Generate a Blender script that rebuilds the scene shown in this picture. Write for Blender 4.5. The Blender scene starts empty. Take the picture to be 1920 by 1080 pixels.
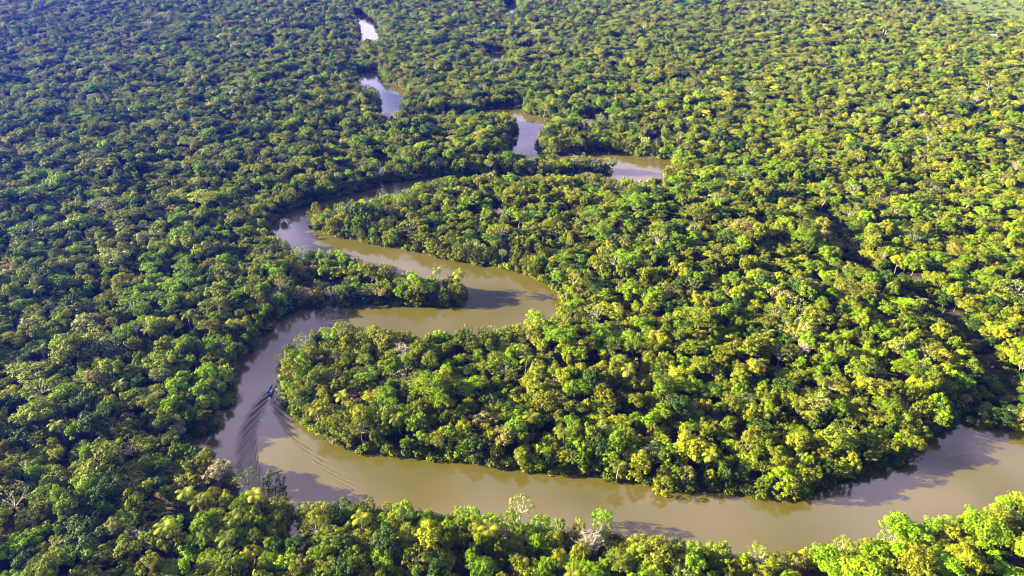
import bpy, math, random
import numpy as np
from mathutils import Vector, Matrix, Euler

SC = bpy.context.scene
COL = SC.collection
R = math.radians
PI = math.pi
rng = np.random.default_rng(7)
random.seed(7)

# ------------------------------------------------------------------ camera
CAM_H = 230.0
PITCH = R(32.3)
FPX = 1297.0                     # focal length in pixels of the 1920 px wide photograph
cam = bpy.data.cameras.new("camera")
cam.sensor_width = 36.0
cam.lens = 36.0 * FPX / 1920.0
cam.clip_start = 1.0
cam.clip_end = 30000.0
cam_ob = bpy.data.objects.new("camera", cam)
cam_ob.location = (0, 0, CAM_H)
cam_ob.rotation_euler = (PI / 2 - PITCH, 0, 0)
COL.objects.link(cam_ob)
SC.camera = cam_ob

# ------------------------------------------------------------------ sky, sun, exposure
SUN_EL, SUN_AZ = R(16), R(-85)   # the sun stands to the left and a little beyond
world = bpy.data.worlds.new("World")
SC.world = world
world.use_nodes = True
wn, wl = world.node_tree.nodes, world.node_tree.links
sky = wn.new("ShaderNodeTexSky")
sky.sky_type = 'NISHITA'
sky.sun_disc = False
sky.sun_elevation = SUN_EL
sky.sun_rotation = SUN_AZ
sky.altitude = 200
sky.air_density = 1.3
sky.dust_density = 1.0
sky.ozone_density = 2.5
# soft broken clouds, part of the sky
tcw = wn.new("ShaderNodeTexCoord")
mpw = wn.new("ShaderNodeMapping"); mpw.inputs['Scale'].default_value = (1.6, 1.6, 4.0)
wl.new(tcw.outputs['Generated'], mpw.inputs['Vector'])
nzw = wn.new("ShaderNodeTexNoise"); nzw.inputs['Scale'].default_value = 3.4; nzw.inputs['Detail'].default_value = 6
wl.new(mpw.outputs[0], nzw.inputs['Vector'])
rpw = wn.new("ShaderNodeMapRange")
rpw.inputs['From Min'].default_value = 0.42; rpw.inputs['From Max'].default_value = 0.60
rpw.inputs['To Min'].default_value = 0.0; rpw.inputs['To Max'].default_value = 0.85
wl.new(nzw.outputs[0], rpw.inputs['Value'])
mxw = wn.new("ShaderNodeMix"); mxw.data_type = 'RGBA'
mxw.inputs['B'].default_value = (11.0, 8.8, 12.5, 1)
spw = wn.new("ShaderNodeSeparateXYZ"); wl.new(tcw.outputs['Generated'], spw.inputs[0])
ahead = wn.new("ShaderNodeMapRange"); ahead.interpolation_type = 'SMOOTHSTEP'      # clouds and pale band confined ahead, shaped so little sky light fills shadows
ahead.inputs['From Min'].default_value = 0.15; ahead.inputs['From Max'].default_value = 0.6
wl.new(spw.outputs['Y'], ahead.inputs['Value'])
cm = wn.new("ShaderNodeMath"); cm.operation = 'MULTIPLY'
wl.new(rpw.outputs[0], cm.inputs[0]); wl.new(ahead.outputs[0], cm.inputs[1])
wl.new(cm.outputs[0], mxw.inputs['Factor'])
grade = wn.new("ShaderNodeVectorMath"); grade.operation = 'MULTIPLY'; grade.inputs[1].default_value = (0.36, 0.40, 0.85)
wl.new(sky.outputs[0], grade.inputs[0])
wl.new(grade.outputs[0], mxw.inputs['A'])
# the pale band low over the horizon
sep = wn.new("ShaderNodeSeparateXYZ"); wl.new(tcw.outputs['Generated'], sep.inputs[0])
hz = wn.new("ShaderNodeMapRange"); hz.interpolation_type = 'SMOOTHSTEP'
hz.inputs['From Min'].default_value = 0.0; hz.inputs['From Max'].default_value = 0.40
hz.inputs['To Min'].default_value = 0.75; hz.inputs['To Max'].default_value = 0.0
wl.new(sep.outputs['Z'], hz.inputs['Value'])
mxh = wn.new("ShaderNodeMix"); mxh.data_type = 'RGBA'
mxh.inputs['B'].default_value = (7.5, 8.5, 13.5, 1)
hm = wn.new("ShaderNodeMath"); hm.operation = 'MULTIPLY'
wl.new(hz.outputs[0], hm.inputs[0]); wl.new(ahead.outputs[0], hm.inputs[1])
wl.new(hm.outputs[0], mxh.inputs['Factor']); wl.new(mxw.outputs['Result'], mxh.inputs['A'])
bg = wn['Background']
wl.new(mxh.outputs['Result'], bg.inputs[0])
bg.inputs[1].default_value = 0.05

sun = bpy.data.lights.new("sun", 'SUN')
sun.energy = 5.0
sun.angle = R(0.5)
sun.color = (1.0, 0.87, 0.56)
sun_ob = bpy.data.objects.new("sun", sun)
COL.objects.link(sun_ob)
sd_ = Vector((math.sin(SUN_AZ) * math.cos(SUN_EL), math.cos(SUN_AZ) * math.cos(SUN_EL), math.sin(SUN_EL)))
sun_ob.rotation_euler = sd_.to_track_quat('Z', 'Y').to_euler()
sun_ob.location = sd_ * 900

SC.view_settings.view_transform = 'Standard'
SC.view_settings.look = 'None'
SC.view_settings.gamma = 1.0
SC.view_settings.exposure = 3.0
SC.render.engine = 'CYCLES'
SC.cycles.max_bounces = 6
SC.cycles.diffuse_bounces = 1
SC.cycles.glossy_bounces = 2
SC.cycles.transmission_bounces = 3
SC.cycles.transparent_max_bounces = 4
SC.cycles.volume_bounces = 1
SC.cycles.pixel_filter_type = 'BLACKMAN_HARRIS'
SC.cycles.filter_width = 1.1

# ------------------------------------------------------------------ pixels of the photograph <-> the place
FW = Vector((0, math.cos(PITCH), -math.sin(PITCH)))
UP = Vector((0, math.sin(PITCH), math.cos(PITCH)))


def ground_at(px, py, h=0.0):
    """The point at height h that the photograph shows at (px, py)."""
    d = FW * FPX + Vector((1, 0, 0)) * (px - 960) + UP * (540 - py)
    t = (h - CAM_H) / d.z
    return (d.x * t, d.y * t)


def project(x, y, z):
    x, y, z = np.asarray(x, float), np.asarray(y, float), np.asarray(z, float) - CAM_H
    w = y * FW.y + z * FW.z
    v = y * UP.y + z * UP.z
    return 960 + FPX * x / w, 540 - FPX * v / w, w


# ------------------------------------------------------------------ the river, surveyed bank by bank (px, py, height of what edges it)
RIVER = [
    # far bank of the lower reach, from the right edge to the boat
    (2300, 850, 0), (2050, 815, 0), (1920, 806, 0), (1850, 799, 0), (1800, 787, 0), (1778, 800, 0), (1755, 812, 0), (1728, 830, 0), (1715, 850, 0),
    (1690, 866, 0), (1640, 882, 0), (1590, 897, 0), (1540, 912, 0), (1485, 940, 0), (1455, 938, 0), (1400, 925, 0), (1330, 915, 0),
    (1240, 918, 0), (1200, 905, 0), (1140, 895, 0), (1090, 886, 0), (1000, 880, 0), (900, 868, 0), (830, 860, 0), (760, 853, 0),
    (700, 848, 0), (650, 840, 0), (608, 822, 0), (575, 795, 0), (545, 770, 1), (528, 740, 2), (533, 700, 3), (531, 670, 3),
    # top of the big peninsula, seen over its trees
    (546, 652, 6), (580, 622, 10), (610, 606, 12), (650, 600, 12), (700, 610, 12), (760, 614, 12), (780, 622, 12), (860, 612, 12), (920, 605, 12),
    (985, 598, 12), (1005, 585, 13), (1050, 582, 9), (1054, 570, 2), (1050, 555, 1), (1038, 540, 0), (1010, 523, 0), (960, 506, 0),
    (920, 497, 0), (870, 492, 0), (820, 482, 0), (780, 472, 0), (720, 460, 0), (660, 450, 0), (620, 440, 0), (593, 428, 1),
    (585, 410, 3), (590, 395, 6), (610, 382, 13), (645, 371, 15), (690, 362, 16), (730, 348, 16), (790, 337, 12), (850, 333, 8),
    (940, 334, 8), (1040, 333, 8), (1100, 332, 8), (1155, 331, 14), (1200, 330, 15), (1250, 320, 14), (1268, 303, 6),
    # upper pool and the blue reach above it
    (1250, 298, 0), (1225, 295, 0), (1190, 291, 0), (1165, 284, 0), (1120, 281, 0), (1080, 289, 0), (1045, 292, 0), (1015, 287, 0),
    (1008, 272, 1), (1012, 260, 2), (1030, 240, 3), (1036, 228, 1), (1010, 218, 0), (992, 212, 0), (980, 200, 0), (960, 198, 0), (930, 203, 0),
    (860, 211, 0), (800, 215, 0), (757, 213, 0), (757, 200, 0), (761, 188, 0), (763, 173, 0), (752, 160, 0), (722, 153, 0), (712, 143, 0),
    (704, 130, 0), (668, 137, 0), (664, 147, 12), (692, 159, 13), (708, 169, 10), (713, 176, 4), (709, 193, 4), (708, 212, 11), (753, 215, 8),
    (800, 219, 8), (860, 217, 8), (930, 211, 8), (952, 214, 8), (968, 226, 6), (971, 240, 5), (960, 262, 5), (948, 280, 6), (946, 288, 8),
    (970, 297, 7), (1000, 300, 6), (1060, 303, 6), (1120, 303, 6), (1152, 307, 6), (1158, 315, 4), (1152, 325, 0), (1100, 328, 0),
    (1040, 328, 0), (980, 328, 0), (880, 327, 0), (800, 331, 0), (745, 337, 0),
    # outer bank down to the next bend
    (720, 344, 0), (680, 357, 0), (640, 367, 0), (600, 379, 0), (555, 389, 0), (522, 401, 1), (500, 420, 3), (497, 430, 9),
    (512, 442, 11), (540, 450, 12), (562, 466, 12), (600, 459, 12), (640, 461, 12), (690, 486, 12), (735, 491, 12), (745, 507, 10),
    (770, 506, 12), (800, 504, 12), (850, 511, 12), (868, 530, 6), (873, 555, 2), (866, 571, 0), (830, 573, 0), (760, 571, 0),
    (720, 566, 0), (690, 566, 0), (640, 572, 0), (590, 574, 0), (560, 578, 0), (530, 592, 0), (505, 612, 1), (480, 640, 2),
    (455, 660, 3), (443, 690, 3), (438, 715, 3), (430, 745, 3), (410, 772, 3), (400, 800, 2), (385, 814, 0), (352, 812, 0), (345, 824, 4),
    (352, 838, 9), (385, 842, 12), (407, 838, 12), (425, 862, 12), (432, 895, 12), (446, 902, 13), (468, 905, 13), (492, 908, 13), (526, 912, 12),
    (532, 934, 9), (528, 965, 9), (520, 1010, 10), (570, 1010, 10), (568, 962, 9), (556, 942, 9), (572, 930, 13), (620, 932, 13),
    # near bank of the lower reach
    (680, 936, 13), (720, 940, 13), (800, 944, 13), (870, 951, 13), (930, 960, 13), (970, 955, 13), (1020, 975, 9), (1060, 990, 5), (1110, 1002, 4),
    (1160, 1008, 4), (1230, 1017, 4), (1305, 1032, 5), (1335, 1020, 12), (1390, 1027, 13), (1460, 1034, 13), (1550, 1028, 13), (1620, 998, 14),
    (1735, 987, 14), (1775, 962, 14), (1860, 957, 14), (1900, 920, 15), (2100, 890, 15), (2300, 900, 15),
]
PONDS = [
    [(664, 19, 0), (676, 26, 0), (692, 33, 0), (706, 44, 0), (714, 60, 3), (712, 69, 15), (672, 69, 15), (672, 50, 4), (668, 38, 6), (660, 26, 10)],
    [(498, 77, 0), (516, 75, 0), (519, 81, 9), (510, 86, 16), (496, 84, 14)],
    [(908, 97, 0), (930, 95, 0), (955, 99, 0), (953, 104, 8), (940, 109, 14), (918, 107, 14)],
    [(946, 9, 0), (960, 7, 0), (970, 11, 2), (966, 18, 13), (955, 20, 14), (946, 15, 8)],
    [(700, 296, 0), (733, 290, 0), (728, 304, 14), (702, 305, 14)],
    [(730, 310, 0), (736, 309, 0), (745, 338, 0), (738, 338, 2)],
]
polys = [np.array([ground_at(px, py, min(h, 9.5) if (py > 900 and px > 575) else h) for px, py, h in RIVER])] + [np.array([ground_at(*p) for p in q]) for q in PONDS]


def signed_dist(x, y):
    """Distance to the water's edge, positive on land."""
    x, y = np.asarray(x, float).ravel(), np.asarray(y, float).ravel()
    best = np.full(x.shape, 1e9)
    inside = np.zeros(x.shape, bool)
    for P in polys:
        Q = np.roll(P, -1, axis=0)
        ins = np.zeros(x.shape, bool)
        for (ax, ay), (bx, by) in zip(P, Q):
            dx, dy = bx - ax, by - ay
            L = dx * dx + dy * dy + 1e-9
            t = np.clip(((x - ax) * dx + (y - ay) * dy) / L, 0, 1)
            d = np.hypot(x - ax - t * dx, y - ay - t * dy)
            best = np.minimum(best, d)
            if ay != by:
                c = ((ay > y) != (by > y)) & (x < (bx - ax) * (y - ay) / (by - ay) + ax)
                ins ^= c
        inside |= ins
    far = np.clip((y - 350) / 500, 0, 1)
    return np.where(inside, -best, best) + (0.7 + 3.2 * far) * wob(x, y, 26, 51)


def seg_dist(x, y, pts):
    best = np.full(np.shape(x), 1e9)
    for (ax, ay), (bx, by) in zip(pts[:-1], pts[1:]):
        dx, dy = bx - ax, by - ay
        t = np.clip(((x - ax) * dx + (y - ay) * dy) / (dx * dx + dy * dy), 0, 1)
        best = np.minimum(best, np.hypot(x - ax - t * dx, y - ay - t * dy))
    return best


def wob(x, y, s, seed):
    """Cheap smooth noise, about -1..1."""
    r = np.random.default_rng(seed)
    v = 0
    for i in range(7):
        a, p, k = r.uniform(0, 2 * PI), r.uniform(0, 2 * PI), r.uniform(0.6, 1.7) / s
        v = v + np.sin((x * math.cos(a) + y * math.sin(a)) * k * 2 * PI + p)
    return v / 3.7


CREEK = [ground_at(*p) for p in [(1545, 395, 5), (1578, 434, 5), (1600, 478, 5), (1632, 508, 5), (1683, 529, 5), (1715, 555, 5), (1754, 585, 5),
                                 (1808, 615, 5), (1844, 656, 5), (1878, 705, 5), (1888, 740, 4), (1850, 770, 2), (1803, 792, 0)]]
# open ground: centre px, py, radii in metres (across, away), bushes kind
CLEARINGS = [((1130, 196), 16, 14, 'bare'), ((1572, 67), 20, 20, 'grass'), ((1890, 27), 140, 110, 'field'), ((1650, 86), 12, 12, 'bare'),
             ((1227, 276), 9, 17, 'bare'), ((1127, 233), 7, 17, 'bare'), ((1103, 237), 8, 20, 'bare'), ((1225, 252), 5, 14, 'bare'), ((1776, 82), 12, 36, 'bare'), ((1852, 77), 13, 38, 'bare'),
             ((600, 545), 22, 6, 'bare')]
clear_w = [(ground_at(px, py, 0), a, b, k) for (px, py), a, b, k in CLEARINGS]


def clearing(x, y):
    """0 outside, 1.. index of the clearing a point is in."""
    out = np.zeros(np.shape(x), int)
    for i, ((cx, cy), a, b, k) in enumerate(clear_w):
        q = ((x - cx) / a) ** 2 + ((y - cy) / b) ** 2
        out = np.where(q < 1 + 0.25 * wob(x, y, 18, 40 + i), i + 1, out)
    return out


# ------------------------------------------------------------------ materials
def new_mat(name):
    m = bpy.data.materials.new(name)
    m.use_nodes = True
    nt = m.node_tree
    return m, nt.nodes, nt.links, nt.nodes['Principled BSDF']


def plain(name, col, rough=0.6, metal=0.0, var=0.12, scale=3.0, coords='Object'):
    m, n, l, b = new_mat(name)
    tc = n.new("ShaderNodeTexCoord")
    nz = n.new("ShaderNodeTexNoise"); nz.inputs['Scale'].default_value = scale; nz.inputs['Detail'].default_value = 5
    l.new(tc.outputs[coords], nz.inputs['Vector'])
    mr = n.new("ShaderNodeMapRange"); mr.inputs['To Min'].default_value = 1 - var * 2; mr.inputs['To Max'].default_value = 1 + var * 2
    l.new(nz.outputs[0], mr.inputs['Value'])
    vm = n.new("ShaderNodeVectorMath"); vm.operation = 'SCALE'
    vm.inputs[0].default_value = col
    l.new(mr.outputs[0], vm.inputs['Scale'])
    l.new(vm.outputs[0], b.inputs['Base Color'])
    b.inputs['Roughness'].default_value = rough
    b.inputs['Metallic'].default_value = metal
    return m


def leaf_material():
    m, n, l, b = new_mat("leaf")
    at = n.new("ShaderNodeAttribute"); at.attribute_type = 'INSTANCER'; at.attribute_name = "tint"
    lv = n.new("ShaderNodeAttribute"); lv.attribute_name = "leafvar"        # each leaf spray's own age and tone, plus shade painted on inner leaves
    sc = n.new("ShaderNodeVectorMath"); sc.operation = 'MULTIPLY'
    l.new(at.outputs['Vector'], sc.inputs[0]); l.new(lv.outputs['Vector'], sc.inputs[1])
    l.new(sc.outputs[0], b.inputs['Base Color'])
    b.inputs['Roughness'].default_value = 0.55
    b.inputs['Specular IOR Level'].default_value = 0.08
    tr = n.new("ShaderNodeBsdfTranslucent")
    t2 = n.new("ShaderNodeVectorMath"); t2.operation = 'MULTIPLY'; t2.inputs[1].default_value = (1.15, 1.15, 0.6)
    l.new(sc.outputs[0], t2.inputs[0]); l.new(t2.outputs[0], tr.inputs['Color'])
    mx = n.new("ShaderNodeMixShader"); mx.inputs[0].default_value = 0.12
    l.new(b.outputs[0], mx.inputs[1]); l.new(tr.outputs[0], mx.inputs[2])
    l.new(mx.outputs[0], n['Material Output'].inputs['Surface'])
    return m


M_LEAF = leaf_material()
M_BARK = plain("bark", (0.16, 0.12, 0.085), 0.9, 0, 0.3, 1.5)
M_PALE = plain("pale_bark", (0.42, 0.36, 0.29), 0.85, 0, 0.25, 1.5)


def ground_material():
    m, n, l, b = new_mat("forest_floor")
    tc = n.new("ShaderNodeTexCoord")
    nz = n.new("ShaderNodeTexNoise"); nz.inputs['Scale'].default_value = 0.25; nz.inputs['Detail'].default_value = 8
    l.new(tc.outputs['Object'], nz.inputs['Vector'])
    cr = n.new("ShaderNodeValToRGB")
    e = cr.color_ramp.elements
    e[0].position = 0.35; e[0].color = (0.030, 0.028, 0.012, 1)
    e[1].position = 0.65; e[1].color = (0.075, 0.055, 0.028, 1)
    l.new(nz.outputs[0], cr.inputs[0])
    at = n.new("ShaderNodeAttribute"); at.attribute_name = "cover"         # bank mud, bare soil, grass
    mx = n.new("ShaderNodeMix"); mx.data_type = 'RGBA'
    l.new(at.outputs['Alpha'], mx.inputs['Factor']); l.new(cr.outputs[0], mx.inputs['A']); l.new(at.outputs['Color'], mx.inputs['B'])
    l.new(mx.outputs['Result'], b.inputs['Base Color'])
    b.inputs['Roughness'].default_value = 0.95
    bp = n.new("ShaderNodeBump"); bp.inputs['Strength'].default_value = 0.6; bp.inputs['Distance'].default_value = 0.6
    l.new(nz.outputs[0], bp.inputs['Height']); l.new(bp.outputs[0], b.inputs['Normal'])
    return m


def water_material():
    m, n, l, b = new_mat("river_water")
    tc = n.new("ShaderNodeTexCoord")
    nz = n.new("ShaderNodeTexNoise"); nz.inputs['Scale'].default_value = 0.02; nz.inputs['Detail'].default_value = 5
    l.new(tc.outputs['Object'], nz.inputs['Vector'])
    cr = n.new("ShaderNodeValToRGB")                                       # silt: slightly uneven load
    e = cr.color_ramp.elements
    e[0].position = 0.3; e[0].color = (0.080, 0.070, 0.010, 1)
    e[1].position = 0.7; e[1].color = (0.100, 0.083, 0.015, 1)
    l.new(nz.outputs[0], cr.inputs[0])
    l.new(cr.outputs[0], b.inputs['Base Color'])
    b.inputs['IOR'].default_value = 1.5
    b.inputs['Specular IOR Level'].default_value = 0.5
    b.inputs['Roughness'].default_value = 0.05
    mp = n.new("ShaderNodeMapping"); mp.inputs['Scale'].default_value = (1.0, 1.5, 1.0); mp.inputs['Rotation'].default_value = (0, 0, 0.5)
    l.new(tc.outputs['Object'], mp.inputs['Vector'])
    rp = n.new("ShaderNodeTexNoise"); rp.inputs['Scale'].default_value = 0.9; rp.inputs['Detail'].default_value = 3
    l.new(mp.outputs[0], rp.inputs['Vector'])
    br = n.new("ShaderNodeTexNoise"); br.inputs['Scale'].default_value = 0.012; br.inputs['Detail'].default_value = 2
    l.new(tc.outputs['Object'], br.inputs['Vector'])
    mr = n.new("ShaderNodeMapRange"); mr.inputs['From Min'].default_value = 0.42; mr.inputs['From Max'].default_value = 0.62
    mr.inputs['To Min'].default_value = 0.25; mr.inputs['To Max'].default_value = 1.0
    l.new(br.outputs[0], mr.inputs['Value'])                               # puffs of breeze
    mu = n.new("ShaderNodeMath"); mu.operation = 'MULTIPLY'
    l.new(rp.outputs[0], mu.inputs[0]); l.new(mr.outputs[0], mu.inputs[1])
    bp = n.new("ShaderNodeBump"); bp.inputs['Strength'].default_value = 1.0; bp.inputs['Distance'].default_value = 0.035
    l.new(mu.outputs[0], bp.inputs['Height']); l.new(bp.outputs[0], b.inputs['Normal'])
    return m


# ------------------------------------------------------------------ mesh helpers
def tag(o, label=None, cat=None, group=None, kind=None):
    if label: o["label"] = label
    if cat: o["category"] = cat
    if group: o["group"] = group
    if kind: o["kind"] = kind
    return o


def link(o, parent=None):
    COL.objects.link(o)
    if parent is not None:
        o.parent = parent
    return o


def empty(name, loc=(0, 0, 0), rz=0.0):
    o = bpy.data.objects.new(name, None)
    o.empty_display_size = 1
    o.location = loc
    o.rotation_euler = (0, 0, rz)
    return link(o)


def np_mesh(name, verts, faces, mats, midx=None, leafvar=None, smooth=False):
    """verts (n,3); faces (m,4) int array."""
    me = bpy.data.meshes.new(name)
    verts = np.asarray(verts, np.float32); faces = np.asarray(faces, np.int32)
    nv, nf = len(verts), len(faces)
    me.vertices.add(nv); me.vertices.foreach_set("co", verts.ravel())
    me.loops.add(nf * 4); me.loops.foreach_set("vertex_index", faces.ravel())
    me.polygons.add(nf)
    me.polygons.foreach_set("loop_start", np.arange(0, nf * 4, 4, dtype=np.int32))
    for m in mats: me.materials.append(m)
    if midx is not None: me.polygons.foreach_set("material_index", np.asarray(midx, np.int32))
    me.polygons.foreach_set("use_smooth", np.full(nf, smooth))
    if leafvar is not None:
        a = me.attributes.new("leafvar", 'FLOAT_VECTOR', 'FACE')
        a.data.foreach_set("vector", np.asarray(leafvar, np.float32).ravel())
    me.update(calc_edges=True)
    return me


def grid_mesh(name, xs, ys, Z, mat, cover=None, smooth=True):
    X, Y = np.meshgrid(xs, ys)
    V = np.stack([X.ravel(), Y.ravel(), Z.ravel()], 1)
    nx, ny = len(xs), len(ys)
    i = (np.arange(ny - 1)[:, None] * nx + np.arange(nx - 1)[None, :]).ravel()
    F = np.stack([i, i + 1, i + nx + 1, i + nx], 1)
    me = np_mesh(name, V, F, [mat], smooth=smooth)
    if cover is not None:
        a = me.attributes.new("cover", 'FLOAT_COLOR', 'POINT')
        a.data.foreach_set("color", cover.astype(np.float32).ravel())
    return me


def spread(lo, hi, step, far, n=14):
    a = np.arange(lo, hi + step / 2, step)
    g = np.geomspace(step * 2, far - hi, n)
    g2 = np.geomspace(step * 2, far + lo, n) if lo < 0 else np.geomspace(step * 2, far, n)
    return np.concatenate([(lo - g2)[::-1], a, hi + g])


# ------------------------------------------------------------------ ground
def terrain_z(x, y, sd=None):
    if sd is None: sd = signed_dist(x, y)
    sd = np.asarray(sd).reshape(np.shape(x))
    bank = np.clip(sd / 2.5, -1, 1)
    z = np.where(sd > 0, 1.3 * np.sqrt(np.clip(bank, 0, 1)), 2.2 * bank)
    z = z + np.clip((sd - 10) / 60, 0, 1) * (0.5 + 0.9 * wob(x, y, 160, 3))
    # the green slope far to the right rises a little
    (cx, cy) = ground_at(1880, 20, 0)
    z = z + 24 * np.exp(-(((x - cx) / 190) ** 2 + ((y - cy - 30) / 110) ** 2)) * (sd > 10)
    d = seg_dist(x, y, CREEK)
    z = np.where(sd > 3, z - 1.2 * np.exp(-(d / 5) ** 2), z)
    return z


xs = spread(-1300, 1300, 7, 9000)
ys = spread(100, 1800, 7, 9000)
X, Y = np.meshgrid(xs, ys)
SD = signed_dist(X, Y).reshape(X.shape)
Z = terrain_z(X, Y, SD)
cover = np.zeros(X.shape + (4,))
mud = np.clip(1 - SD / 4, 0, 1) * 0.8
cover[..., :3] = (0.11, 0.075, 0.04)
cover[..., 3] = mud
ci = clearing(X, Y)
for i, (_, _, _, k) in enumerate(clear_w):
    c = {'bare': (0.16, 0.10, 0.055), 'grass': (0.17, 0.23, 0.03), 'field': (0.12, 0.17, 0.015)}[k]
    cover[ci == i + 1] = (*c, 0.9)
ground = link(bpy.data.objects.new("ground", grid_mesh("ground", xs, ys, Z, ground_material(), cover)))
tag(ground, kind="structure")

# ------------------------------------------------------------------ the boat's place and course
bow = ground_at(511, 721, 0.6)
stern = ground_at(506, 742, 0.3)
BOAT_L = 8.2
head = math.atan2(bow[1] - stern[1], bow[0] - stern[0])
boat_c = ((bow[0] + stern[0]) / 2, (bow[1] + stern[1]) / 2)
print("boat", boat_c, math.degrees(head), math.dist(bow, stern))


def wake_height(x, y):
    """A real boat wake: the fan of diverging waves behind a hull, bent along the turn it made."""
    hx, hy = math.cos(R(93)), math.sin(R(93))
    sx, sy = boat_c[0] + hx * 2.5, boat_c[1] + hy * 2.5
    dx, dy = x - sx, y - sy
    u = -(dx * hx + dy * hy)                     # metres behind the bow
    v = dx * hy - dy * hx                        # metres to starboard (right)
    uc = np.clip(u, 0, 200)
    v = v - 0.0062 * uc ** 2
    ok = (u > 0.2) & (np.abs(v) < u * 0.6 + 4)
    idx = np.flatnonzero(ok)
    out = np.zeros(x.shape)
    k0 = 9.81 / 3.3 ** 2
    th = np.concatenate([-np.linspace(R(36), R(74), 160), np.linspace(R(36), R(74), 160)])
    sec2 = 1 / np.cos(th) ** 2
    amp = np.exp(-((np.abs(th) - R(56)) / R(9)) ** 2)
    for s in range(0, len(idx), 4000):
        j = idx[s:s + 4000]
        ph = k0 * sec2[None, :] * (u[j][:, None] * np.cos(th)[None, :] + v[j][:, None] * np.sin(th)[None, :])
        out[j] = (np.cos(ph) * amp[None, :]).sum(1)
    out *= 0.016 * np.clip(u / 6, 0, 1) ** .5 * (1 + u / 60) * np.exp(-np.clip(u - 55, 0, None) / 14)
    out *= 1 / (1 + np.exp((np.abs(v) - u * .40 - 1.5) / 0.9)) * np.clip(.85 + .5 * wob(x, y, 10, 77), .15, 1.5)
    out *= 0.80 - 0.56 / (1 + np.exp(-v / 2.0))
    out *= np.where(v > 0, np.exp(-np.clip(u - 22, 0, None) / 22), 1.0)
    # prop wash: a thin churned line
    out += 0.03 * np.exp(-(v / 0.6) ** 2) * np.sin(u * 2.1) * np.exp(-uc / 18) * (u > 6)
    return np.clip(out, -0.35, 0.35)


wx = np.arange(-155, -62, 0.42)
wy = np.arange(188, 274, 0.42)
xs = np.concatenate([-np.geomspace(160, 9000, 24)[::-1], wx, -np.geomspace(1, 60, 8)[::-1], np.geomspace(1, 9000, 24)])
ys = np.concatenate([[-3000, -500, 0, 60, 120, 160, 180], wy, np.geomspace(278, 9000, 26)])
X, Y = np.meshgrid(xs, ys)
Zw = wake_height(X.ravel(), Y.ravel()).reshape(X.shape)
edge = np.clip(np.minimum.reduce([X - wx[0], wx[-1] - X, Y - wy[0], wy[-1] - Y]) / 5, 0, 1)
river = link(bpy.data.objects.new("river_water", grid_mesh("river_water", xs, ys, Zw * edge, water_material())))
tag(river, kind="structure")


# ------------------------------------------------------------------ tree shapes
def leaf_quads(c, nrm, size, rg, aspect=0.75):
    """Leaf sprays: a bent rhombus at every point c facing nrm."""
    n = len(c)
    nrm = nrm / (np.linalg.norm(nrm, axis=1, keepdims=True) + 1e-9)
    t = np.cross(nrm, rg.normal(size=(n, 3)))
    t /= np.linalg.norm(t, axis=1, keepdims=True) + 1e-9
    b = np.cross(nrm, t)
    s = np.asarray(size).reshape(-1, 1)
    k = rg.uniform(0.7, 1.2, (n, 1))
    v0 = c - t * s * 0.5
    v1 = c + b * s * 0.5 * aspect * k + nrm * s * 0.12
    v2 = c + t * s * 0.55
    v3 = c - b * s * 0.5 * aspect / k + nrm * s * 0.12
    V = np.stack([v0, v1, v2, v3], 1).reshape(-1, 3)
    F = np.arange(n * 4).reshape(-1, 4)
    return V, F


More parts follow.
